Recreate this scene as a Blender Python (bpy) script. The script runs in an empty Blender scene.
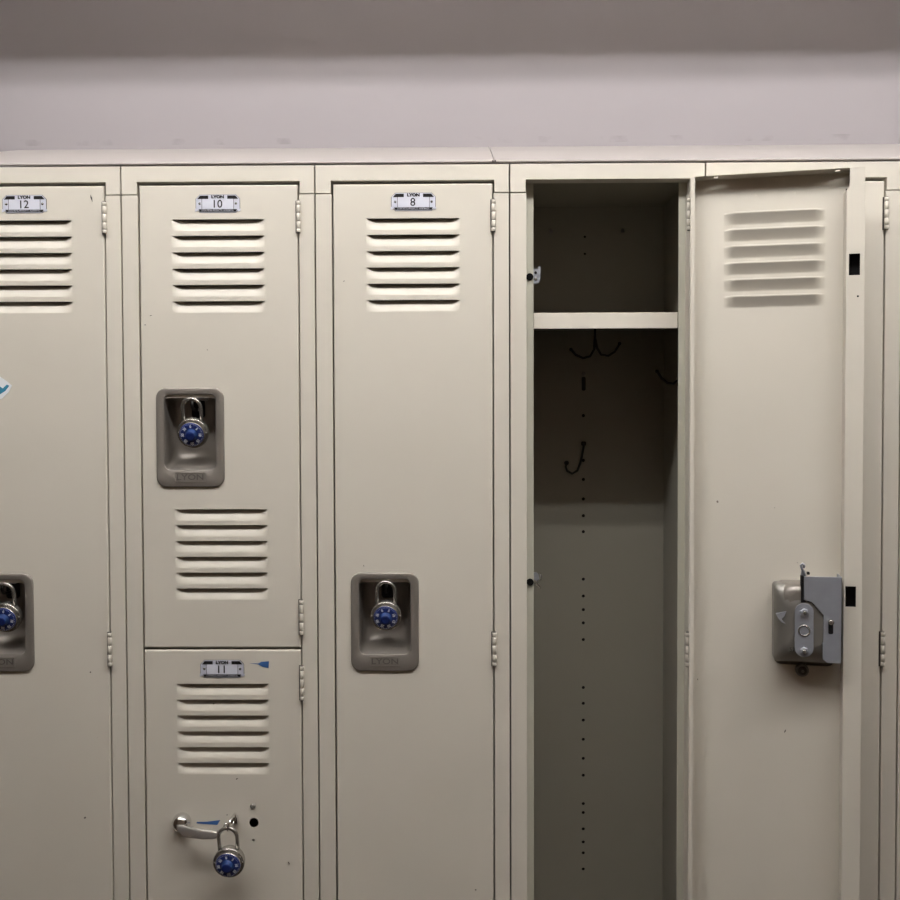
import bpy, bmesh, math, random
from math import pi, sin, cos, radians as R
from mathutils import Vector, Matrix

random.seed(4)
S = bpy.context.scene
COL = S.collection
P = 0.3048                     # locker pitch
HX, HY = 0.279, -0.004         # hinge axis inside a locker
DX0, DX1 = 0.0289, 0.2774       # door edges
ZTOP = 1.8288

# ------------------------------------------------------------------ materials
def new_mat(name):
    m = bpy.data.materials.new(name); m.use_nodes = True
    nt = m.node_tree
    return m, nt, nt.nodes['Principled BSDF']

def simple(name, col, rough=0.5, metal=0.0, spec=0.5, bump=0.0, bscale=300, var=0.0, vscale=20):
    m, nt, b = new_mat(name)
    b.inputs['Base Color'].default_value = (*col, 1)
    b.inputs['Roughness'].default_value = rough
    b.inputs['Metallic'].default_value = metal
    b.inputs['Specular IOR Level'].default_value = spec
    if bump or var:
        tc = nt.nodes.new('ShaderNodeTexCoord')
        n = nt.nodes.new('ShaderNodeTexNoise'); n.inputs['Scale'].default_value = bscale
        nt.links.new(tc.outputs['Object'], n.inputs['Vector'])
        if bump:
            bp = nt.nodes.new('ShaderNodeBump'); bp.inputs['Strength'].default_value = bump
            bp.inputs['Distance'].default_value = 0.001
            nt.links.new(n.outputs['Fac'], bp.inputs['Height'])
            nt.links.new(bp.outputs['Normal'], b.inputs['Normal'])
        if var:
            n2 = nt.nodes.new('ShaderNodeTexNoise'); n2.inputs['Scale'].default_value = vscale
            n2.inputs['Detail'].default_value = 5
            nt.links.new(tc.outputs['Object'], n2.inputs['Vector'])
            mx = nt.nodes.new('ShaderNodeMix'); mx.data_type = 'RGBA'
            mx.inputs[6].default_value = (*[c * (1 - var) for c in col], 1)
            mx.inputs[7].default_value = (*[min(1, c * (1 + var)) for c in col], 1)
            nt.links.new(n2.outputs['Fac'], mx.inputs[0])
            nt.links.new(mx.outputs[2], b.inputs['Base Color'])
    return m

def paint(name, col, rough, chips=True, vscale=5):
    """baked enamel on sheet steel: faint blotches, a few dark chips, slight orange peel"""
    m, nt, b = new_mat(name)
    b.inputs['Roughness'].default_value = rough
    b.inputs['Specular IOR Level'].default_value = 0.45
    g = nt.nodes.new('ShaderNodeNewGeometry')
    n = nt.nodes.new('ShaderNodeTexNoise'); n.inputs['Scale'].default_value = vscale; n.inputs['Detail'].default_value = 6
    nt.links.new(g.outputs['Position'], n.inputs['Vector'])
    mx = nt.nodes.new('ShaderNodeMix'); mx.data_type = 'RGBA'
    mx.inputs[6].default_value = (col[0] * .955, col[1] * .955, col[2] * .945, 1)
    mx.inputs[7].default_value = (col[0] * 1.045, col[1] * 1.045, col[2] * 1.055, 1)
    nt.links.new(n.outputs['Fac'], mx.inputs[0])
    out = mx.outputs[2]
    if chips:
        n2 = nt.nodes.new('ShaderNodeTexNoise'); n2.inputs['Scale'].default_value = 75; n2.inputs['Detail'].default_value = 1
        nt.links.new(g.outputs['Position'], n2.inputs['Vector'])
        rp = nt.nodes.new('ShaderNodeValToRGB')
        rp.color_ramp.elements[0].position = 0.815; rp.color_ramp.elements[0].color = (0, 0, 0, 1)
        rp.color_ramp.elements[1].position = 0.835; rp.color_ramp.elements[1].color = (1, 1, 1, 1)
        nt.links.new(n2.outputs['Fac'], rp.inputs['Fac'])
        m2 = nt.nodes.new('ShaderNodeMix'); m2.data_type = 'RGBA'
        nt.links.new(rp.outputs['Color'], m2.inputs[0])
        nt.links.new(out, m2.inputs[6]); m2.inputs[7].default_value = (.16, .13, .10, 1)
        out = m2.outputs[2]
    nt.links.new(out, b.inputs['Base Color'])
    n3 = nt.nodes.new('ShaderNodeTexNoise'); n3.inputs['Scale'].default_value = 420
    nt.links.new(g.outputs['Position'], n3.inputs['Vector'])
    bp = nt.nodes.new('ShaderNodeBump'); bp.inputs['Strength'].default_value = 0.06; bp.inputs['Distance'].default_value = 0.0006
    nt.links.new(n3.outputs['Fac'], bp.inputs['Height'])
    nt.links.new(bp.outputs['Normal'], b.inputs['Normal'])
    return m

M = {}
M['paint'] = paint('beige_enamel', (.62, .58, .505), .42)
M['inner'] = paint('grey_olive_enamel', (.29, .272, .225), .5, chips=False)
M['stop'] = paint('greenish_stop', (.50, .49, .41), .45, chips=False)  # stops a little greener and darker than the doors
M['slope'] = paint('hood_enamel', (.42, .385, .37), .45)
M['chip_and_shade'] = simple('bare_chip_and_shade', (.05, .04, .035), .6)
M['cup'] = simple('brushed_grey_steel', (.265, .24, .215), .40, .5, bump=.05, bscale=500, var=.05, vscale=40)
M['emboss'] = simple('shaded_emboss_steel', (.15, .135, .12), .4, .5)  # letters darkened to stand in for the shading of the relief
M['galv'] = simple('galvanized_steel', (.33, .345, .385), .45, .5, var=.12, vscale=60, bump=.03)
M['house'] = simple('dull_pressed_steel', (.25, .238, .218), .42, .6, var=.06, vscale=50)
M['chrome'] = simple('chrome', (.78, .77, .76), .12, 1.0)
M['nickel'] = simple('satin_nickel', (.47, .445, .42), .3, .55)
M['steel'] = simple('stainless_steel', (.43, .41, .38), .27, .85, bump=.03, bscale=700)
M['blue'] = simple('blue_dial_plastic', (.009, .022, .125), .28)
M['blueknob'] = simple('blue_knob_plastic', (.012, .038, .14), .35)
M['white'] = simple('white_marking', (.75, .78, .85), .5)
M['alu'] = simple('aluminium_plate', (.62, .63, .72), .4, .25, var=.04, vscale=80)
M['card'] = simple('number_card', (.64, .65, .73), .45)
M['black'] = simple('black_enamel_and_shade', (.009, .008, .009), .6, spec=.2)
M['dark'] = simple('blackened_wire', (.014, .013, .012), .5, .3)
M['rubber'] = simple('black_rubber', (.004, .004, .004), .9, spec=.15)
M['tape'] = simple('blue_tape', (.035, .11, .30), .6, var=.15, vscale=200)
M['sticker'] = simple('white_sticker', (.80, .82, .84), .5)
M['stickerblue'] = simple('teal_sticker_print', (.02, .20, .33), .5)
M['wall'] = simple('lilac_grey_wall_paint', (.32, .292, .302), .75, bump=.12, bscale=120, var=.02, vscale=4)
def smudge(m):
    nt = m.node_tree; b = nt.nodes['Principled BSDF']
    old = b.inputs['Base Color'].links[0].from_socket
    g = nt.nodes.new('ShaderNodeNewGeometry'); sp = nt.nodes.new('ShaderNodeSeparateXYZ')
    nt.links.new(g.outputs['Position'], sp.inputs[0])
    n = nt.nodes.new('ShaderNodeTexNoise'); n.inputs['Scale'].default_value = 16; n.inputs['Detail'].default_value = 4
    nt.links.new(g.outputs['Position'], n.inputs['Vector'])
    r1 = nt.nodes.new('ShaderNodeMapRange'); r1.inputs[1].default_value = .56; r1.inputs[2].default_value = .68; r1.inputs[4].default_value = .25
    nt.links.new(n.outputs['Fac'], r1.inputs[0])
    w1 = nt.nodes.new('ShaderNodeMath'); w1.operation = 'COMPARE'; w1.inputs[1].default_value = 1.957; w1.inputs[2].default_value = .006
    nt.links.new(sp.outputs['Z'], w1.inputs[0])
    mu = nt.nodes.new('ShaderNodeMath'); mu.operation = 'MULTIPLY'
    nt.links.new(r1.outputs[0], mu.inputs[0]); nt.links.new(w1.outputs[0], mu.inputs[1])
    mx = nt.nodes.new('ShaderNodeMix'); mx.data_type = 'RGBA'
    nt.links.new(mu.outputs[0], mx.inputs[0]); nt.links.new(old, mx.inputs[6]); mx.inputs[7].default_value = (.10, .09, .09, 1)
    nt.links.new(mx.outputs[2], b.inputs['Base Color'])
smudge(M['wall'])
M['room'] = simple('dark_brown_wall_paint', (.10, .07, .048), .8, bump=.1, bscale=120)  # unseen walls, coloured dark to hold down the bounced light
M['ceil'] = simple('ceiling_paint', (.85, .82, .76), .85, bump=.2, bscale=90)
M['floor'] = simple('floor_tile', (.05, .032, .02), .55, var=.15, vscale=6)
M['tube'] = simple('fluorescent_tube_glass', (.9, .9, .9), .3)
M['tube'].node_tree.nodes['Principled BSDF'].inputs['Emission Color'].default_value = (1, .985, .975, 1)
M['lampwhite'] = simple('lamp_housing', (.8, .8, .8), .4)
# ------------------------------------------------------------------ mesh helper
class MB:
    def __init__(s): s.bm = bmesh.new(); s.mats = []; s.off = Vector((0, 0, 0))
    def mi(s, m):
        if m not in s.mats: s.mats.append(m)
        return s.mats.index(m)
    def v(s, p): return s.bm.verts.new(p)
    def face(s, vs, m, smooth=False):
        try: f = s.bm.faces.new(vs)
        except ValueError: return None
        f.material_index = s.mi(m); f.smooth = smooth
        return f
    def box(s, x0, x1, y0, y1, z0, z1, m):
        vs = [s.v((x, y, z)) for z in (z0, z1) for y in (y0, y1) for x in (x0, x1)]
        for q in ((0, 2, 3, 1), (4, 5, 7, 6), (0, 1, 5, 4), (2, 6, 7, 3), (0, 4, 6, 2), (1, 3, 7, 5)):
            s.face([vs[i] for i in q], m)
    def prism(s, pts, y0, y1, m, smooth=False):
        """outline in (x, z) extruded from y0 (front) to y1"""
        a = [s.v((x, y0, z)) for x, z in pts]; c = [s.v((x, y1, z)) for x, z in pts]
        n = len(pts)
        s.face(a, m); s.face(c[::-1], m)
        for i in range(n):
            s.face([a[i], c[i], c[(i + 1) % n], a[(i + 1) % n]], m, smooth)
    def loft(s, loops, m, cap0=False, cap1=False, smooth=True, closed=True):
        L = [[s.v(p) for p in lp] for lp in loops]
        n = len(L[0])
        for i in range(len(L) - 1):
            for j in range(n if closed else n - 1):
                k = (j + 1) % n
                s.face([L[i][j], L[i][k], L[i + 1][k], L[i + 1][j]], m, smooth)
        if cap0: s.face(L[0][::-1], m)
        if cap1: s.face(L[-1], m)
        return L
    def lathe(s, prof, c, m, seg=32, axis='y', cap0=False, cap1=True, smooth=True):
        """prof: list of (radius, offset); offset grows towards the viewer (-y) for axis y"""
        loops = []
        for r, o in prof:
            lp = []
            for k in range(seg):
                a = 2 * pi * k / seg
                if axis == 'y': lp.append((c[0] + r * cos(a), c[1] - o, c[2] + r * sin(a)))
                elif axis == 'z': lp.append((c[0] + r * cos(a), c[1] + r * sin(a), c[2] + o))
                else: lp.append((c[0] + o, c[1] + r * cos(a), c[2] + r * sin(a)))
            loops.append(lp)
        s.loft(loops, m, cap0, cap1, smooth)
    def tube(s, pts, r, m, seg=10, caps=True):
        pts = [Vector(p) for p in pts]
        n = len(pts); rr = r if isinstance(r, (list, tuple)) else [r] * n
        t0 = (pts[1] - pts[0]).normalized()
        nrm = t0.orthogonal().normalized(); loops = []
        for i in range(n):
            t = (pts[min(i + 1, n - 1)] - pts[max(i - 1, 0)]).normalized()
            nrm = (nrm - t * nrm.dot(t)).normalized(); bn = t.cross(nrm)
            loops.append([pts[i] + (nrm * cos(2 * pi * k / seg) + bn * sin(2 * pi * k / seg)) * rr[i] for k in range(seg)])
        s.loft(loops, m, caps, caps, True)
    def fill(s, loops, y, m, plane='xz'):
        """flat sheet with holes; loops of (x, z) at depth y, the first the outline"""
        es = []
        for lp in loops:
            vs = [s.v((a, y, c) if plane == 'xz' else (a, c, y)) for a, c in lp]
            for i in range(len(vs)): es.append(s.bm.edges.new((vs[i], vs[(i + 1) % len(vs)])))
        g = bmesh.ops.triangle_fill(s.bm, use_beauty=True, use_dissolve=False, edges=es)
        k = s.mi(m)
        for f in g['geom']:
            if isinstance(f, bmesh.types.BMFace): f.material_index = k
    def text(s, txt, size, cx, cz, y, m, bold=0.0, sx=1.0, depth=0.0004, rot=0.0, mat=None):
        """letters facing -y, centred at (cx, cz)"""
        cu = bpy.data.curves.new('t', 'FONT'); cu.body = txt; cu.size = size
        cu.align_x = 'CENTER'; cu.align_y = 'CENTER'; cu.offset = bold; cu.resolution_u = 3
        ob = bpy.data.objects.new('t', cu); COL.objects.link(ob)
        dg = bpy.context.evaluated_depsgraph_get()
        me = bpy.data.meshes.new_from_object(ob.evaluated_get(dg))
        vs = []
        for q in me.vertices:
            x, z = q.co.x * sx, q.co.y
            X = cx + x * cos(rot) - z * sin(rot); Z = cz + x * sin(rot) + z * cos(rot)
            p = Vector((X, y - depth, Z))
            vs.append(s.v(mat @ p if mat else p))
        for f in me.polygons: s.face([vs[i] for i in f.vertices], m)
        bpy.data.objects.remove(ob); bpy.data.curves.remove(cu); bpy.data.meshes.remove(me)
    def build(s, name, parent=None, loc=(0, 0, 0), shift=(0, 0, 0), recalc=True, weld=0, bevel=0, solid=0, bseg=2, angle=None):
        if weld: bmesh.ops.remove_doubles(s.bm, verts=s.bm.verts, dist=weld)
        if recalc: bmesh.ops.recalc_face_normals(s.bm, faces=s.bm.faces)
        if any(shift): bmesh.ops.translate(s.bm, vec=shift, verts=s.bm.verts)
        me = bpy.data.meshes.new(name); s.bm.to_mesh(me); s.bm.free()
        for m in s.mats: me.materials.append(m)
        ob = bpy.data.objects.new(name, me); COL.objects.link(ob)
        if parent: ob.parent = parent
        ob.location = loc
        if solid:
            md = ob.modifiers.new('sheet', 'SOLIDIFY'); md.thickness = solid; md.offset = 0
        if bevel:
            md = ob.modifiers.new('edges', 'BEVEL'); md.width = bevel; md.segments = bseg
            md.limit_method = 'ANGLE'; md.angle_limit = R(40)
        return ob

def empty(name, loc, label=None, cat=None, group=None):
    o = bpy.data.objects.new(name, None); COL.objects.link(o); o.location = loc
    o.empty_display_size = .1
    return tag(o, label, cat, group)

def tag(o, label=None, cat=None, group=None, kind=None):
    if label: o['label'] = label
    if cat: o['category'] = cat
    if group: o['group'] = group
    if kind: o['kind'] = kind
    return o

def rrect(cx, cz, w, h, r, n=6, dz0=0.0):
    pts = []
    for (sx, sz, a0) in ((1, -1, -90), (1, 1, 0), (-1, 1, 90), (-1, -1, 180)):
        for k in range(n + 1):
            a = R(a0 + 90 * k / n)
            pts.append((cx + sx * (w / 2 - r) + r * cos(a), cz + sz * (h / 2 - r) + r * sin(a)))
    return pts

def circ(cx, cz, r, n=10):
    return [(cx + r * cos(2 * pi * k / n), cz + r * sin(2 * pi * k / n)) for k in range(n)]

# ------------------------------------------------------------------ locker parts
LW, LH, LD, NU, NV = 0.1475, 0.0185, 0.0092, 28, 7    # louver size, inward depth
def louver_loop(cx, zt):
    """outline of one louver cut, its vertices shared with the pressed tongue"""
    x0 = cx - LW / 2; l = []
    for i in range(NU): l.append((x0 + LW * i / NU, zt))
    for j in range(NV): l.append((x0 + LW, zt - LH * j / NV))
    for i in range(NU): l.append((x0 + LW - LW * i / NU, zt - LH))
    for j in range(NV): l.append((x0, zt - LH + LH * j / NV))
    return l
def louver(mb, cx, zt, m):
    x0 = cx - LW / 2; g = []
    for j in range(NV + 1):
        t = j / NV; row = []
        fz = (1 - t) ** 1.15
        for i in range(NU + 1):
            u = LW * i / NU; e = min(u, LW - u) / 0.013
            e = min(1, e)
            row.append(mb.v((x0 + u, LD * fz * min(1, e), zt - LH * t)))
        g.append(row)
    for j in range(NV):
        for i in range(NU):
            mb.face([g[j][i], g[j][i + 1], g[j + 1][i + 1], g[j + 1][i]], m, True)

def door_pan(z0, z1, louvers, cups, open_door=False, marks=(), holes=()):
    mb = MB(); m = M['paint']; r = .0022
    loops = [[(DX0 + r, z0 + r), (DX1 - r, z0 + r), (DX1 - r, z1 - r), (DX0 + r, z1 - r)]]
    lv = []
    for cx, zt, pitch, n in louvers:
        for k in range(n): lv.append((cx, zt - k * pitch))
    for cx, zt in lv: loops.append(louver_loop(cx, zt))
    for cx, cz in cups: loops.append(rrect(cx, cz, .088, .126, .010, 3))
    for x, z, rr in holes: loops.append(circ(x, z, rr, 14 if rr > .003 else 8))
    mb.fill(loops, 0, m)
    for cx, zt in lv: louver(mb, cx, zt, m)
    # rolled edge and side flanges
    rings = []
    for k in range(5):
        a = pi / 2 * k / 4
        i, y = r * (1 - sin(a)), r * (1 - cos(a))
        rings.append([(DX0 + i, y, z0 + i), (DX1 - i, y, z0 + i), (DX1 - i, y, z1 - i), (DX0 + i, y, z1 - i)])
    mb.loft(rings, m, smooth=False)
    yb = .0243 if open_door else .009
    if open_door:
        for x in (DX0, DX1):
            vs = [mb.v(p) for p in ((x, r, z0), (x, yb, z0), (x, yb, z1), (x, r, z1))]; mb.face(vs, m)
        vs = [mb.v(p) for p in ((DX0, r, z0), (DX1, r, z0), (DX1, yb, z0), (DX0, yb, z0))]; mb.face(vs, m)
        mb.fill([[(DX0, r), (DX1, r), (DX1, yb), (DX0, yb)], circ(.2398, .0140, .0042, 14), circ(.0655, .0140, .0044, 14)], z1, m, 'xy')
        # hinge lip, and the wide lock-bar lip with its two slots
        vs = [mb.v(p) for p in ((DX1, yb, z0), (DX1, yb, z1), (.2712, yb, z1), (.2712, yb, z0))]; mb.face(vs, m)
        xi = .0538
        rect = lambda a, b_, c, d: [(a, c), (b_, c), (b_, d), (a, d)]
        mb.fill([[(DX0, z0), (xi, z0), (xi, z1 - .032), (xi - .004, z1 - .026), (xi - .004, z1), (DX0, z1)],
                 rect(.0348, .0503, 1.6392, 1.6709), rect(.0368, .0516, 1.1473, 1.1779),
                 circ(.0375, 1.6081, .0016, 8)], yb, m)
        # inner wall of the lock-bar channel
        vs = [mb.v(p) for p in ((xi, yb, z0), (xi, yb, z1 - .032), (xi, .0006, z1 - .032), (xi, .0006, z0))]; mb.face(vs, m)
    else:
        mb.loft([[(DX0, r, z0), (DX1, r, z0), (DX1, r, z1), (DX0, r, z1)],
                 [(DX0, yb, z0), (DX1, yb, z0), (DX1, yb, z1), (DX0, yb, z1)]], m, smooth=False)
    for (x, z, ln, wd, ang, y) in marks:
        c, s_ = cos(ang), sin(ang)
        q = [(-ln / 2, 0), (0, -wd / 2), (ln / 2, -wd * .1), (ln * .1, wd / 2)]
        mb.face([mb.v((x + a * c - b_ * s_, y, z + a * s_ + b_ * c)) for a, b_ in q], M['chip_and_shade'])
    return mb

def hinge(parent, z0, z1, shift):
    mb = MB(); n = 5; c = (HX + .0006, HY + .0004); h = (z1 - z0)
    cuts = [0, .13, .36, .62, .87, 1]
    for k in range(n):
        a, b_ = z0 + h * cuts[k] + .00035, z0 + h * cuts[k + 1] - .00035
        mb.lathe([(.0031, a), (.0034, a + .0002), (.0034, b_ - .0002), (.0031, b_)], (c[0], c[1], 0), M['paint'], 14, 'z', True, True)
    mb.lathe([(.0027, z0 - .0006), (.0027, z1 + .0006)], (c[0], c[1], 0), M['chip_and_shade'], 8, 'z', True, True)
    mb.box(HX - .0044, HX - .0020, -.0016, -.0004, z0 - .0005, z1 + .0005, M['chip_and_shade'])  # dark strip painted in as the shadow along the hinge's left edge
    return mb.build('hinge', parent, shift=shift)

def number_plate(parent, cx, cz, num, shift):
    mb = MB(); w, h, c = .0685, .0275, .0065
    def octo(w, h, c): return [(cx - w/2, cz - h/2 + c), (cx - w/2 + c, cz - h/2), (cx + w/2 - c, cz - h/2), (cx + w/2, cz - h/2 + c),
                               (cx + w/2, cz + h/2 - c), (cx + w/2 - c, cz + h/2), (cx - w/2 + c, cz + h/2), (cx - w/2, cz + h/2 - c)]
    mb.prism(octo(w + .0012, h + .0008, c + .0002), -.0010, -.0002, M['black'])
    mb.prism(octo(w, h, c), -.0013, -.0004, M['alu'])
    # small notched ears beside the lower corners
    for s_ in (-1, 1):
        x = cx + s_ * (w/2 - .0008)
        mb.prism([(x - .0022, cz - h/2 + .0010), (x + .0022, cz - h/2 + .0030), (x + .0022, cz - h/2 + .0055), (x - .0022, cz - h/2 + .0065)], -.0012, -.0002, M['alu'])
    y = -.0014
    mb.prism([(cx - .025, cz - .0082), (cx + .025, cz - .0082), (cx + .025, cz + .0080), (cx - .025, cz + .0080)], -.0015, -.0010, M['card'])
    for x in (cx - .025, cx + .025): mb.box(x - .0003, x + .0003, -.0017, -.001, cz - .0085, cz + .0075, M['black'])
    for s_ in (-1, 1):   # black corner bars
        mb.prism([(cx + s_ * .0322, cz + .0072), (cx + s_ * .0277, cz + .0125), (cx + s_ * .0150, cz + .0125), (cx + s_ * .0150, cz + .0072)][::s_], -.0016, -.001, M['black'])
        mb.lathe([(.0017, 0), (.0015, .0006), (.0006, .001)], (cx + s_ * .0285, y + .0002, cz), M['steel'], 10)
        mb.lathe([(.0019, 0), (.0019, .0004)], (cx + s_ * .0285, y + .0002, cz), M['dark'], 10)
    mb.prism([(cx - .0285, cz - .0128), (cx + .0285, cz - .0128), (cx + .0302, cz - .0088), (cx - .0302, cz - .0088)], -.0016, -.001, M['black'])
    mb.prism([(cx - .0092, cz + .0078), (cx + .0092, cz + .0078), (cx + .0092, cz + .0130), (cx - .0092, cz + .0130)], -.0016, -.001, M['card'])
    mb.text('LYON', .0064, cx, cz + .0102, -.0017, M['black'], bold=.0004, sx=1.15)
    mb.text('LYON METAL PRODUCTS - AURORA ILL.', .0036, cx, cz - .0108, -.0017, M['card'], sx=.78)
    mb.text(num, .0175, cx - .001, cz - .0012, -.0016, M['black'], sx=1.0, bold=.0001)
    return mb.build('number_plate', parent, shift=shift)

def cup_pull(parent, cx, cz, shift):
    mb = MB(); m = M['cup']
    rr = lambda w, h, r, y, dz=0: [(x, y, z) for x, z in rrect(cx, cz + dz, w, h, r)]
    d = .0085          # the bowl sits a little above the plate's centre
    loops = [rr(.1075, .1570, .016, -.0002), rr(.1072, .1567, .016, -.0022), rr(.1055, .1550, .0155, -.0036), rr(.1035, .1530, .0145, -.0040),
             rr(.0830, .1198, .0098, -.0040, d), rr(.0823, .1190, .0095, -.0037, d), rr(.0815, .1181, .009, -.0022, d), rr(.0812, .1178, .009, .002, d),
             ]
    for wd, tp, bt, rd, y in ((.0802, .0583, -.0565, .0095, .012), (.0780, .0580, -.0522, .012, .024), (.0735, .0573, -.0455, .015, .034),
                              (.0660, .0550, -.0375, .016, .0405), (.0500, .0480, -.0300, .015, .0425)):
        loops.append(rr(wd, tp - bt, rd, y, d + (tp + bt) / 2))
    mb.loft(loops, m, False, True)
    # embossed maker's panel
    x0, x1, z0, z1 = cx - .0235, cx + .0235, cz - .0700, cz - .0555
    for a in ((x0, x1, z0, z0 + .0009), (x0, x1, z1 - .0009, z1), (x0, x0 + .0009, z0, z1), (x1 - .0009, x1, z0, z1)):
        mb.box(a[0], a[1], -.0048, -.0038, a[2], a[3], m)
    mb.text('LYON', .0125, cx, (z0 + z1) / 2, -.0040, M['emboss'], bold=.0001, sx=1.3, depth=.0006)
    return mb.build('cup_pull', parent, shift=shift)

def hasp(parent, cx, cz, shift):
    mb = MB(); zt = cz + .066
    # dark recess plate and the eye the shackle passes through
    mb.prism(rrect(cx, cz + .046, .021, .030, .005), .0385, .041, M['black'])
    pts = [(cx, .040, zt - .006), (cx, .022, zt - .005), (cx, .006, zt - .008), (cx, .002, zt - .014), (cx, .006, zt - .020), (cx, .022, zt - .0225), (cx, .040, zt - .0215)]
    mb.tube(pts, .0026, M['dark'], 8)
    mb.prism(rrect(cx + .012, cz + .062, .009, .006, .002, 3), .015, .040, M['galv'])
    return mb.build('hasp', parent, shift=shift)

def frame(x0, split=None, two_sided=True, detail=False):
    mb = MB(); m = M['paint']; st = M['stop']; a, b_ = .0012, P - .0012
    L, Rr = .0262, .2799
    ztab, zh = 1.7832, 1.8024
    # header with its corner tabs
    mb.prism([(a, 1.8268), (a, ztab), (L - .0012, ztab), (L - .0012, zh - .0004), (L, zh), (Rr, zh), (Rr + .0012, zh - .0004), (Rr + .0012, ztab), (b_, ztab), (b_, 1.8268)], -.0007, .0248, m)
    # stiles and the recessed stops the door closes on
    mb.box(a, L, 0, .0250, .10, ztab - .0014, m)
    mb.box(Rr, b_, 0, .0250, .10, ztab - .0014, m)
    mb.box(L - .002, .0389, .0250, .0262, .10, 1.806, st)
    mb.box(.2689, Rr + .002, .0250, .0262, .10, 1.806, st)
    mb.box(a, b_, 0, .0250, .02, .1000, m)
    if split: mb.box(L, Rr, .0250, .0265, split - .012, split + .012, m)
    return mb

HOLES = [1.4364, 1.3524, 1.3165, 1.2798, 1.2482, 1.2181, 1.1284, 1.0965, 1.0707, 1.0456, 1.0139, .9228, .8927, .8607, .8241, .7877, .7554, .7011, .6841, .6527, .6276, .6067, .5756]
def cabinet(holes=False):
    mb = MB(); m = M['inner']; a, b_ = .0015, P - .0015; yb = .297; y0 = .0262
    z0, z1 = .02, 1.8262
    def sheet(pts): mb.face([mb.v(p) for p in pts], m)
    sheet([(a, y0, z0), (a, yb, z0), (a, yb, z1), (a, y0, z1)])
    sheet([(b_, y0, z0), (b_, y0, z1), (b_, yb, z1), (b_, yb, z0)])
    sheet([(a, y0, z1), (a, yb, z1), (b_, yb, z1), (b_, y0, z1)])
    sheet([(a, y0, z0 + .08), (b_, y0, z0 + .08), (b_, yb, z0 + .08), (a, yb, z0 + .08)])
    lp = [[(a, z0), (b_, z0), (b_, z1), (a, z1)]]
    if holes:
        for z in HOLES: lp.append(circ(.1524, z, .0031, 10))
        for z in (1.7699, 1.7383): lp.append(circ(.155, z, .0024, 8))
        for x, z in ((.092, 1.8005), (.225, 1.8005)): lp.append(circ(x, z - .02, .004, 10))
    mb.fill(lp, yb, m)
    if holes: mb.box(.142, .164, .3010, .3050, .50, 1.79, M['black'])      # black strip added behind the hole row, standing in for the gap's shade
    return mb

LOCK_GROUP = 'beige metal lockers in the wall row'
def locker(k, label, doors, opened=False):
    """k counts from the middle seam; the empty stands at the base of the front frame"""
    x0 = k * P
    base = (x0 + P / 2, 0, 0)
    root = empty('locker', base, label, 'locker', LOCK_GROUP)
    sh = (-P / 2, 0, 0)
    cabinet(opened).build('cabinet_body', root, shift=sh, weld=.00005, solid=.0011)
    frame(x0, split=doors[0]['z0'] if len(doors) > 1 else None).build('door_frame', root, shift=sh, bevel=.0011)
    out = []
    for d in doors:
        dsh = (-HX, -HY, 0)
        mb = door_pan(d['z0'], d['z1'], d['louvers'], d.get('cups', ()), opened, d.get('marks', ()), d.get('holes', ()))
        ob = mb.build('door', root, loc=(HX - P / 2, HY, 0), shift=dsh, weld=.00004, solid=.0009)
        if opened: ob.rotation_euler.z = R(168)
        for hz in d['hinges']: hinge(ob, hz[0], hz[1], dsh)
        if d.get('num'): number_plate(ob, d['px'], d['pz'], d['num'], dsh)
        for c in d.get('cups', ()):
            cup_pull(ob, c[0], c[1], dsh)
            if d.get('hasp', True): hasp(ob, c[0] + .002, c[1], dsh)
        out.append(ob)
    return root, out, sh, dsh

FZ0, FZ1 = .103, 1.7968
HF = [(1.7215, 1.7712), (1.0387, 1.0929), (.30, .354)]
LV = [(.1536, 1.7436, .02545, 6)]
mk = lambda x, z, l, w, a: (x, z, l, w, a, -.0012)

# locker numbered 12 (its left part runs out of the picture)
L12, d12, sh, dsh = locker(-3, 'beige full-height locker numbered 12, with a torn sticker, cut by the left picture edge',
    [dict(z0=FZ0, z1=FZ1, louvers=LV, cups=[(.1042, 1.1085)], num='12', px=.1527, pz=1.769, hinges=HF,
          marks=[mk(.2586, 1.7775, .0115, .0022, R(105)), mk(.247, 1.029, .003, .0022, 0), mk(.235, .795, .004, .003, .4)])])
mb = MB()
mb.prism([(.082, 1.492), (.086, 1.472), (.098, 1.462), (.112, 1.464), (.123, 1.474), (.1285, 1.4845), (.121, 1.491), (.108, 1.500), (.094, 1.501)], -.0010, -.0004, M['sticker'])
mb.prism([(.090, 1.488), (.094, 1.472), (.108, 1.470), (.118, 1.476), (.1243, 1.4842), (.1205, 1.4862), (.114, 1.480), (.105, 1.486)], -.0013, -.0008, M['stickerblue'])
o = mb.build('sticker', d12[0], shift=dsh); o['label'] = 'torn white and teal sticker'

# locker column with doors 10 (above) and 11 (below)
L10, d10, sh, dsh = locker(-2, 'two-door beige locker column, door 10 above and door 11 with a lever handle below',
    [dict(z0=1.0680, z1=FZ1, louvers=[(.1524, 1.7438, .0256, 6), (.1531, 1.2880, .0251, 6)], cups=[(.1056, 1.4015)], num='10', px=.1526, pz=1.768,
          hinges=[(1.7215, 1.7712), (1.0885, 1.1445)], marks=[mk(.036, 1.579, .003, .0014, 0), mk(.045, 1.5935, .004, .0012, .3)]),
     dict(z0=FZ0, z1=1.0640, louvers=[(.1531, 1.0102, .0254, 6)], cups=[], num='11', px=.1524, pz=1.0342,
          hinges=[(.9845, 1.0395), (.30, .354)], holes=[(.2006, .7873, .0078), (.1995, .7591, .0024)],
          marks=[mk(.174, .858, .004, .002, .4), mk(.256, .7225, .0055, .0014, R(125)), mk(.158, .80, .002, .002, 0)])])
top10, low11 = d10
mb = MB()
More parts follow.
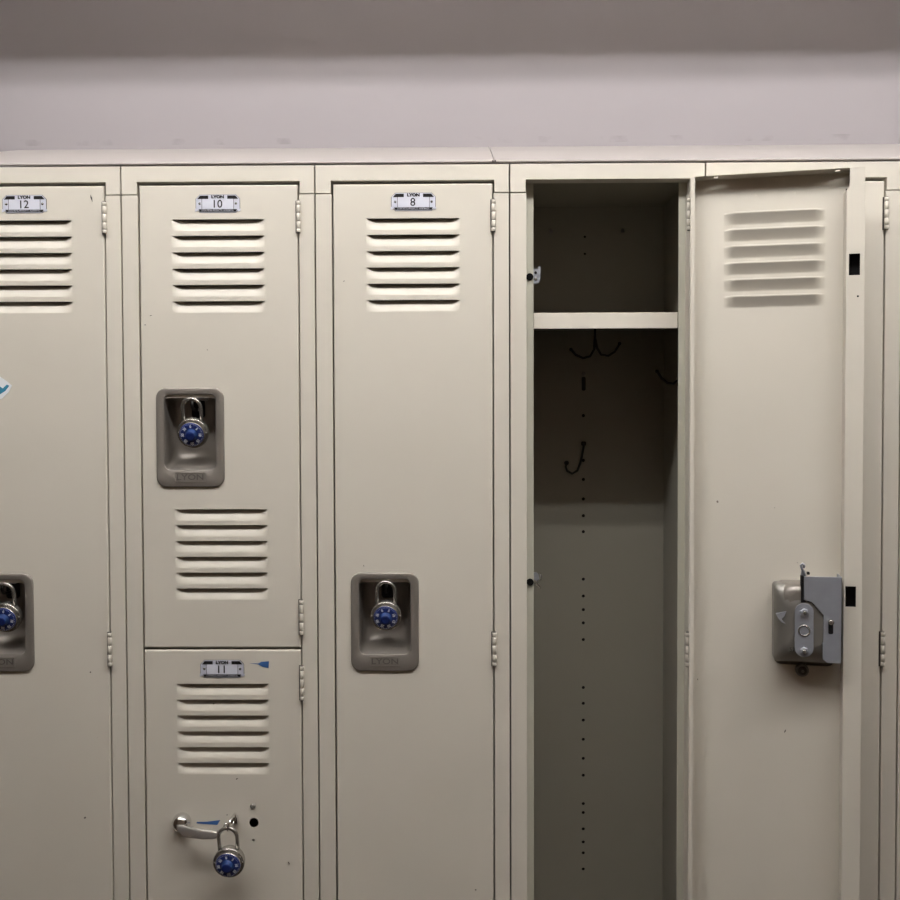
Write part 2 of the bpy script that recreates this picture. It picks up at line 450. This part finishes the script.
mb.lathe([(.0042, .0002), (.0042, .0016), (.003, .0028), (.001, .0032)], (.1992, 0, .8139), M['house'], 14)
mb.build('rivet', low11, shift=dsh)
mb = MB()
mb.prism([(.1085, .7860), (.1420, .7835), (.1470, .7915), (.1250, .7887), (.1095, .7883)], -.0008, -.0003, M['tape'])
o = mb.build('tape_scrap', low11, shift=dsh); o['label'] = 'blue tape scrap behind the lever handle'
mb = MB()
mb.prism([(.1950, 1.0432), (.2100, 1.0410), (.2155, 1.0378), (.2260, 1.0352), (.2268, 1.0462), (.2145, 1.0452), (.2095, 1.0425)], -.0008, -.0003, M['tape'])
o = mb.build('tape_scrap', low11, shift=dsh); o['label'] = 'blue tape scrap beside the number plate'
# chrome lever handle: round boss, flat curved lever, eye for the padlock
mb = MB(); bx, bz = .0860, .7890
mb.lathe([(.0148, .0), (.0148, .004), (.0142, .009), (.0122, .0135), (.0088, .0168), (.004, .0182), (.001, .0184)], (bx, 0, bz), M['chrome'], 28)
sec = []
for k in range(19):
    t = k / 18
    x = bx - .0035 + .0700 * t
    top = .7912 - .0050 * t - .0020 * max(0, t - .8) * 5
    bot = .7722 + .0012 * t
    if t < .2: bot += .0120 * (1 - t / .2) ** 2        # rounded heel under the boss
    if t > .85: bot += .0040 * ((t - .85) / .15) ** 2
    y = -.0165 - .013 * min(1, t * 1.6)
    hh, zc = (top - bot) / 2, (top + bot) / 2
    lp = []
    for q in range(16):
        a = 2 * pi * q / 16
        ca, sa = cos(a), sin(a)
        lp.append((x, y - .0030 * (abs(ca) ** .6) * (1 if ca > 0 else -1), zc + hh * (abs(sa) ** .6) * (1 if sa > 0 else -1)))
    sec.append(lp)
mb.loft(sec, M['nickel'], True, True)
ob_h = mb.build('lever_handle', low11, shift=dsh); ob_h['label'] = 'chrome lever handle'
mb = MB()
# bent rod of the lever end that turns up through the lock eye
mb.tube([(.1490, -.0295, .7835), (.1530, -.0292, .7838), (.1565, -.0288, .7855), (.1595, -.0285, .7895), (.1615, -.0283, .7945), (.1640, -.0280, .7985)], [.0030, .0032, .0032, .0030, .0026, .0018], M['chrome'], 10)
mb.build('lever_end_hook', low11, shift=dsh)
mb = MB()
pts = []
for k in range(25):
    a = 2 * pi * k / 24
    pts.append((.1712 + .0030 * cos(a) + .0016 * sin(a), -.0262 + .0175 * sin(a), .7985 + .0115 * cos(a)))
mb.tube(pts, .0017, M['chrome'], 8, caps=False)
mb.box(.1660, .1760, -.0090, -.0002, .7890, .7990, M['chrome'])
mb.build('padlock_eye', low11, shift=dsh, weld=.00001)

# locker numbered 8
L8, d8, sh, dsh = locker(-1, 'closed full-height beige locker numbered 8, directly left of the open locker',
    [dict(z0=FZ0, z1=FZ1, louvers=LV, cups=[(.1064, 1.1092)], num='8', px=.1545, pz=1.769, hinges=HF,
          marks=[mk(.045, 1.806 - .16, .003, .0012, .5), mk(.0735, 1.198, .0035, .0012, R(110)), mk(.249, .68, .003, .002, 0)])])

# the open locker
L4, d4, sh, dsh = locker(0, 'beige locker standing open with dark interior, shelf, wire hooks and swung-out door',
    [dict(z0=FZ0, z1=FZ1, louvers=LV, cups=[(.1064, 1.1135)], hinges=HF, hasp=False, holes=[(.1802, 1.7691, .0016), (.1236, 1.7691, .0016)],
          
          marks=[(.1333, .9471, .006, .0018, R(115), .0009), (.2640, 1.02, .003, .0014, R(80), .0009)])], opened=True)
door4 = d4[0]
# shelf with turned-down front lip
mb = MB()
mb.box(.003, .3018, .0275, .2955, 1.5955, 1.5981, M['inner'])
mb.box(.0392, .2686, .0268, .0290, 1.5727, 1.5981, M['paint'])
mb.build('shelf', L4, shift=sh, bevel=.0008)
# rubber bumpers and strike hooks on the latch-side stop
for z in (1.6549, 1.1677):
    mb = MB()
    mb.lathe([(.0058, 0), (.0058, .0020), (.005, .003)], (.0330, .0250, z), M['rubber'], 18)
    mb.build('bumper', L4, shift=sh)
for z, kind in ((1.656, 0), (1.169, 1)):
    mb = MB(); x = .0385
    mb.prism([(x - .012, z - .006), (x + .004, z - .012), (x + .0095, z - .0095), (x + .0115, z - .003), (x + .0115, z + .0150), (x + .008, z + .0160), (x + .0075, z + .0120), (x - .012, z + .0120)] if kind == 0 else
             [(x - .012, z + .004), (x - .012, z + .0130), (x + .005, z + .0140), (x + .0085, z + .0100), (x + .0100, z + .0010), (x + .0055, z + .0000), (x + .001, z + .0020)], .0262, .0285, M['galv'])
    if kind == 0:
        mb.lathe([(.0022, 0), (.0022, .0010), (.0012, .0013)], (x + .004, .0262, z + .006), M['dark'], 10)
        mb.lathe([(.0028, 0), (.0026, .0008), (.0012, .0014)], (x + .0045, .0262, z - .004), M['house'], 10)
    else:
        mb.tube([(x + .0085, .0255, z + .0125), (x + .0115, .022, z + .010), (x + .0112, .021, z + .003), (x + .006, .024, z + .0005)], .0013, M['steel'], 8)
        mb.prism([(x + .001, z - .0030), (x + .006, z - .0020), (x + .0115, z - .0080), (x + .0118, z - .0125), (x + .0085, z - .0090), (x + .003, z - .0050)], .024, .027, M['steel'])
    mb.build('door_strike', L4, shift=sh)
# wire coat hooks
def arc(c, r, a0, a1, n, f): return [f(c[0] + r * cos(R(a0 + (a1 - a0) * k / n)), c[1] + r * sin(R(a0 + (a1 - a0) * k / n))) for k in range(n + 1)]
mb = MB(); hy = .14
mb.box(.143, .162, hy - .012, hy + .012, 1.5925, 1.5955, M['dark'])
mb.tube([(.1524, hy, 1.5930), (.1524, hy, 1.570), (.151, hy, 1.548), (.144, hy, 1.5365), (.132, hy, 1.5335), (.120, hy, 1.539), (.1115, hy, 1.5485)], .0021, M['dark'], 8)
mb.tube([(.1524, hy, 1.5930), (.1524, hy, 1.568), (.156, hy, 1.551), (.163, hy, 1.5395), (.175, hy, 1.5370), (.186, hy, 1.5440), (.1945, hy, 1.5580)], .0021, M['dark'], 8)
for q in ((.1115, 1.5485), (.1945, 1.5580)): mb.lathe([(.0008, .003), (.003, .0015), (.0032, -.0015), (.001, -.003)], (q[0], hy, q[1]), M['dark'], 10)
o = mb.build('coat_hook', L4, shift=sh); o['label'] = 'two-prong wire hook under the shelf'
mb = MB()
mb.tube([(.1524, .295, 1.3835), (.1520, .285, 1.3830), (.1500, .279, 1.3750), (.1465, .274, 1.360), (.1435, .272, 1.348), (.1375, .269, 1.3345), (.1275, .266, 1.3290), (.1185, .264, 1.3345), (.1155, .263, 1.3420), (.1170, .262, 1.3480)], .0022, M['dark'], 8)
mb.lathe([(.0005, .0042), (.0035, .003), (.0046, 0), (.0035, -.003), (.0005, -.0042)], (.1170, .262, 1.3490), M['dark'], 12)
mb.prism(rrect(.1526, 1.384, .009, .008, .002, 3), .294, .2962, M['dark'])
o = mb.build('coat_hook', L4, shift=sh); o['label'] = 'single wire hook on the back panel'
mb = MB()
mb.prism([(0, 1.498), (.0, 1.518), (.002, 1.518), (.002, 1.498)], .145, .165, M['dark'])
mb.bm.verts.ensure_lookup_table()
bmesh.ops.translate(mb.bm, vec=(.3005, 0, 0), verts=mb.bm.verts)
mb.tube([(.3015, .155, 1.506), (.297, .152, 1.496), (.288, .148, 1.4895), (.277, .143, 1.4905), (.266, .138, 1.4985), (.257, .134, 1.5100)], .0022, M['dark'], 8)
mb.lathe([(.0008, .003), (.003, .0015), (.0032, -.0015), (.001, -.003)], (.257, .134, 1.5100), M['dark'], 10)
o = mb.build('coat_hook', L4, shift=sh); o['label'] = 'single wire hook on the right side wall'
mb = MB()
mb.prism(rrect(.1526, 1.4960, .0075, .026, .003, 4), .2950, .2964, M['dark'])
mb.lathe([(.0038, 0), (.0036, .0016), (.0015, .0026)], (.1526, .2945, 1.5150), M['house'], 12)
mb.build('hook_bracket', L4, shift=sh)

# lock mechanism on the back of the swung-out door (door-local, its inner side is +y)
def inb(mb, name, **k): return mb.build(name, door4, shift=dsh, **k)
mb = MB(); hcx, hcz, hw, hh = .1070, 1.1205, .0930, .1170
rr = lambda w, h, r, y, dx=0, dz=0: [(x, y, z) for x, z in rrect(hcx + dx, hcz + dz, w, h, r)]
mb.loft([rr(hw, hh, .006, .0008), rr(hw, hh, .006, .0265), rr(hw - .001, hh - .001, .0055, .0285), rr(hw - .008, hh - .010, .008, .0335),
         rr(hw - .028, hh - .034, .014, .0415), rr(hw - .050, hh - .056, .012, .0440)], M['house'], False, True)
# bent tab punched out of the housing
mb.prism([(.1515, 1.1352), (.1432, 1.1385), (.1372, 1.1405), (.1402, 1.1325), (.1445, 1.1280), (.1385, 1.1215), (.1440, 1.1240), (.1490, 1.1300)], -.0440, -.0340, M['galv'])
mb.text('57', .0085, .1285, 1.083, -.0436, M['dark'], sx=-1, depth=0.0)
for v in [v for v in mb.bm.verts if v.co.y < -.03]: v.co.y = -v.co.y - .0006
o = inb(mb, 'lock_housing'); o['label'] = 'grey pressed steel lock housing'
mb = MB()
mb.prism([(.1129, 1.1941), (.0600, 1.1945), (.0605, 1.0665), (.0800, 1.0665), (.0860, 1.0715), (.0862, 1.0930), (.0872, 1.0955), (.0855, 1.0975), (.0852, 1.1373), (.1020, 1.1560), (.1129, 1.1591)], .0448, .0466, M['galv'])
mb.prism([(.0600, 1.1945), (.0605, 1.0665), (.0622, 1.0665), (.0617, 1.1945)], .012, .0466, M['galv'])
o = inb(mb, 'latch_plate', bevel=.0006); o['label'] = 'bluish galvanized latch plate'
mb = MB()
mb.prism([(.1170, 1.1940), (.1129, 1.1940), (.1129, 1.1590), (.1090, 1.1560), (.1170, 1.1545)], .034, .0446, M['black'])
mb.prism([(.1000, 1.1580), (.0850, 1.1390), (.0850, 1.1340), (.0865, 1.1340), (.1020, 1.1550), (.1100, 1.1560)], .034, .0440, M['black'])
inb(mb, 'latch_slide')
mb = MB()
mb.prism(rrect(.1124, 1.1139, .0264, .0800, .0128, 8), .0450, .0472, M['galv'])
o = inb(mb, 'strap_plate', bevel=.0004)
o['label'] = 'pale oblong strap plate'
for z in (1.1411, 1.0839):
    mb = MB()
    mb.loft([[(.1126 + rr_ * cos(2 * pi * k / 6 + .3), y, z + rr_ * sin(2 * pi * k / 6 + .3)) for k in range(6)] for rr_, y in ((.0058, .0471), (.0058, .0510), (.0048, .0518))], M['galv'], False, True, False)
    mb.lathe([(.0028, -.050), (.0028, -.0545), (.0018, -.0555)], (.1126, 0, z), M['steel'], 12)
    mb.lathe([(.0074, -.0471), (.0074, -.0481)], (.1126, 0, z), M['galv'], 20)
    inb(mb, 'nut')
mb = MB()
mb.tube([(.1124 + .0078 * cos(2 * pi * k / 24), .0475, 1.1135 + .0078 * sin(2 * pi * k / 24)) for k in range(25)], .0012, M['steel'], 8, False)
inb(mb, 'rivet_ring', weld=.00001)
mb = MB()
mb.prism(rrect(.0752, 1.1195, .0068, .0195, .002, 3), .0462, .0470, M['black'])
mb.lathe([(.0042, -.0466), (.0042, -.0505), (.003, -.0518)], (.0752, 0, 1.1275), M['steel'], 14)
inb(mb, 'slide_pin')
mb = MB()
mb.tube([(.1095, .036, 1.191), (.1120, .037, 1.199), (.1150, .037, 1.2045), (.1165, .037, 1.2090), (.1140, .037, 1.2115), (.1115, .037, 1.2095), (.1120, .037, 1.2055)], .0019, M['galv'], 8)
mb.prism([(.1165, 1.1900), (.1085, 1.1900), (.1100, 1.1985), (.1130, 1.2030), (.1150, 1.2000)], .030, .034, M['galv'])
mb.prism(rrect(.1055, 1.1970, .004, .004, .001, 2), .030, .036, M['black'])
inb(mb, 'latch_spring')
mb = MB()
mb.lathe([(.0098, -.0006), (.0098, -.0080), (.0088, -.0100)], (.1097, 0, 1.0442), M['house'], 22)
mb.lathe([(.0066, -.010), (.0064, -.0128), (.0045, -.0140), (.002, -.0143)], (.1097, 0, 1.0442), M['chip_and_shade'], 16)
mb.lathe([(.0025, -.0140), (.0022, -.0150)], (.1097, 0, 1.0442), M['house'], 10)
o = inb(mb, 'bolt_end')
mb = MB(); mb.box(.0310, .0525, .0060, .0090, .14, 1.7700, M['black'])  # bar coloured black for the shade inside the channel
inb(mb, 'lock_bar')

# lockers behind and beyond the swung-out door
locker(1, 'closed beige locker mostly hidden behind the swung-out door', [dict(z0=FZ0, z1=FZ1, louvers=LV, cups=[(.1064, 1.1092)], hinges=HF)])
locker(2, 'sliver of beige locker frame at the right picture edge', [dict(z0=FZ0, z1=FZ1, louvers=LV, cups=[(.1064, 1.1092)], hinges=HF)])

# ------------------------------------------------------------------ sloping hood on top
def hood(xa, xb, label):
    mb = MB(); m = M['slope']
    prof = [(.004, 1.8292), (.0, 1.8292), (-.0016, 1.8299), (-.0019, 1.8312), (-.0012, 1.8326), (.001, 1.8336), (.10, 1.8700), (.20, 1.9060), (.3180, 1.9435), (.3180, 1.9420), (.20, 1.9045), (.10, 1.8685)]
    mb.loft([[(xa, y, z) for y, z in prof], [(xb, y, z) for y, z in prof]], m, True, True, False)
    return tag(mb.build('sloping_hood', None), label, 'locker top', 'sloping hoods over the lockers')
hood(-3 * P, -.0249, 'long sloping metal hood on top of lockers 12 to 8, left of the seam')
hood(-.0236, 3 * P, 'sloping metal hood on top of the open locker, right of the seam')
for x in (-.0262, -.0224):
    mb = MB(); mb.lathe([(.0011, -.001), (.0016, .0010), (.0008, .0016)], (x, -.0012, 1.8312), M['chip_and_shade'], 8)
    tag(mb.build('hood_screw', None), 'tiny dark screw at the front of the hood seam', 'screw', 'hood seam screws')

# ------------------------------------------------------------------ padlocks
PG = 'blue-dial combination padlocks'
def padlock(loc, tilt, twist, label, yaw=0.0, lean=0.0):
    root = empty('padlock', loc, label, 'padlock', PG)
    root.rotation_euler = (R(tilt), R(lean), R(yaw))
    mb = MB()
    mb.lathe([(.0200, -.0085), (.0220, -.0075), (.0232, -.004), (.0236, .001), (.0238, .0045), (.0233, .0062), (.0222, .0066), (.0216, .0056), (.0202, .0056)], (0, 0, 0), M['steel'], 48, cap0=True, cap1=True)
    for k, ch in enumerate('MASTER'):
        a = R(90 + 27.5 - 11 * k)
        mb.text(ch, .0040, .0208 * cos(a), .0208 * sin(a), -.0057, M['dark'], rot=a - pi / 2, depth=.0002)
    # small index nubs either side of the dial
    for s_ in (-1, 1):
        mb.lathe([(.0014, .005), (.0013, .0072), (.0005, .0078)], (s_ * .0213, 0, .0015), M['steel'], 8)
    b_ = mb.build('lock_body', root)
    mb = MB(); lx, top = .0138, .0530
    pts = [(-lx, .002, .014), (-lx, .002, .028), (-lx, .002, top - lx)]
    pts += [(lx * cos(R(a)), .002, top - lx + lx * 1.0 * sin(R(a))) for a in range(165, 0, -15)]
    pts += [(lx, .002, top - lx), (lx, .002, .028), (lx, .002, .014)]
    mb.tube(pts, .0029, M['steel'], 12)
    mb.build('shackle', root)
    mb = MB()
    mb.lathe([(.0188, .0050), (.0194, .0080), (.0192, .0100), (.0187, .0106)], (0, 0, 0), M['steel'], 48, cap1=False)
    mb.lathe([(.0187, .0098), (.0186, .0114), (.0180, .0122), (.0145, .0127), (.0100, .0129)], (0, 0, 0), M['blue'], 48)
    d_ = mb.build('dial', root)
    mb = MB()
    prof = []
    loops = []
    for r, o_ in ((.0094, .0125), (.0088, .0140), (.0076, .0165), (.0071, .0205)):
        loops.append([((r + (.00028 if (k % 2 and r > .0055) else 0)) * cos(2 * pi * k / 48), -o_, (r + (.00028 if (k % 2 and r > .0055) else 0)) * sin(2 * pi * k / 48)) for k in range(48)])
    mb.loft(loops, M['blueknob'])
    mb.lathe([(.0071, .0205), (.0064, .0214), (.0040, .0210), (.001, .0208)], (0, 0, 0), M['blue'], 24)
    mb.build('dial_knob', d_)
    mb = MB()
    for k in range(40):
        a = 2 * pi * k / 40 + R(twist); r0 = .0158 if k % 5 == 0 else .0164; r1 = .0174
        w = .00028; c, s_ = cos(a), sin(a)
        q = [(r0, -w), (r1, -w), (r1, w), (r0, w)]
        mb.face([mb.v((u * c - v_ * s_, -.01285, u * s_ + v_ * c)) for u, v_ in q], M['white'])
    for k in range(8):
        a = pi / 2 - 2 * pi * k / 8 + R(twist)
        mb.text(str(5 * k), .0054, .0132 * cos(a), .0132 * sin(a), -.0128, M['white'], rot=a - pi / 2, bold=.00025)
    mb.build('dial_markings', d_)
    return root
def lock_at(loc, tilt, twist, label, lean=0.0):
    r = padlock(loc, tilt, twist, label, lean=lean); r.scale = (1.03, 1.03, 1.03); return r
lock_at((-.6096 + .1092, .0040, 1.4095), 17, 1, 'blue-dial padlock in the grey recessed pull of door 10')
lock_at((-.3048 + .1082, .0040, 1.1190), 12, 22, 'blue-dial padlock in the grey recessed pull of locker 8')
lock_at((-.9144 + .1125, .0040, 1.1170), 12, -8, 'blue-dial padlock in the recessed pull of locker 12, cut by the picture edge')
lock_at((-.6096 + .1692, -.0345, .7408), 8, 4, 'blue-dial padlock hanging from the chrome lever handle of door 11', lean=-2)

# ------------------------------------------------------------------ room
def slab(name, x0, x1, y0, y1, z0, z1, m):
    mb = MB(); mb.box(x0, x1, y0, y1, z0, z1, m); return tag(mb.build(name), kind='structure')
XL, XR, YF, YB, ZC = -2.6, 2.8, -2.3, .318, 2.90
slab('floor', XL - .1, XR + .1, YF - .1, YB + .1, -.06, 0, M['floor'])
slab('ceiling', XL - .1, XR + .1, YF - .1, YB + .1, ZC, ZC + .06, M['ceil'])
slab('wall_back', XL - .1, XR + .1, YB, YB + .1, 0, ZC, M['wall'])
slab('wall_front', XL - .1, XR + .1, YF - .1, YF, 0, ZC, M['room'])
slab('wall_left', XL - .1, XL, YF, YB, 0, ZC, M['room'])
slab('wall_right', XR, XR + .1, YF, YB, 0, ZC, M['room'])
# thin unseen bar along the row, added to shade the wall's upper band
slab('shade_bar_1', XL, XR, -.215, -.175, 2.327, 2.43, M['ceil'])

# pendant fluorescent strip with two bare tubes, hung in front of the lockers
LN, TS = 2.95, 61.0
fx = empty('ceiling_light', (.10, -.832, ZC), 'long fluorescent strip with two bare tubes hanging in front of the lockers', 'lamp')
mb = MB(); mb.box(-LN / 2 - .04, LN / 2 + .04, -.022, .022, -.270, -.225, M['lampwhite']); mb.build('lamp_housing', fx, bevel=.004)
for x in (-.95, .95):
    mb = MB(); mb.tube([(x, 0, -.226), (x, 0, 0)], .005, M['lampwhite'], 10); mb.build('hanging_rod', fx)
for y_ in (-.052, .052):
    mb = MB(); mb.tube([(-LN / 2, y_, -.300), (LN / 2, y_, -.300)], .014, M['tube'], 16); mb.build('fluorescent_tube', fx)
for x in (-LN / 2 - .018, LN / 2 + .018):
    mb = MB(); mb.box(x - .016, x + .016, -.062, .062, -.318, -.262, M['lampwhite']); mb.build('lamp_holder', fx, bevel=.003)
M['tube'].node_tree.nodes['Principled BSDF'].inputs['Emission Strength'].default_value = TS

w = bpy.data.worlds.new('World'); S.world = w; w.use_nodes = True
w.node_tree.nodes['Background'].inputs[0].default_value = (.02, .02, .02, 1)

# ------------------------------------------------------------------ camera
xc, yc, zc = -.07585, -1.52638, 1.42190
t, r, y = .027038, .003299, -.012185
Ry = Matrix(((cos(y), -sin(y), 0), (sin(y), cos(y), 0), (0, 0, 1)))
Rt = Matrix(((1, 0, 0), (0, cos(t), -sin(t)), (0, sin(t), cos(t))))
Rr_ = Matrix(((cos(r), 0, -sin(r)), (0, 1, 0), (sin(r), 0, cos(r))))
Q = Rr_ @ Rt @ Ry
cam = bpy.data.cameras.new('Camera'); cam.sensor_width = 36; cam.sensor_fit = 'HORIZONTAL'; cam.lens = 36 * 970 / 900
cam.clip_start = .02
co = bpy.data.objects.new('Camera', cam); COL.objects.link(co)
W = Matrix((Q[0], Q[2], -Q[1])).transposed().to_4x4()
W.translation = (xc, yc, zc); co.matrix_world = W
S.camera = co
S.view_settings.view_transform = 'Standard'; S.view_settings.look = 'None'
S.view_settings.exposure = 0; S.view_settings.gamma = 1; S.view_settings.use_curve_mapping = False
S.cycles.max_bounces = 10; S.cycles.diffuse_bounces = 6
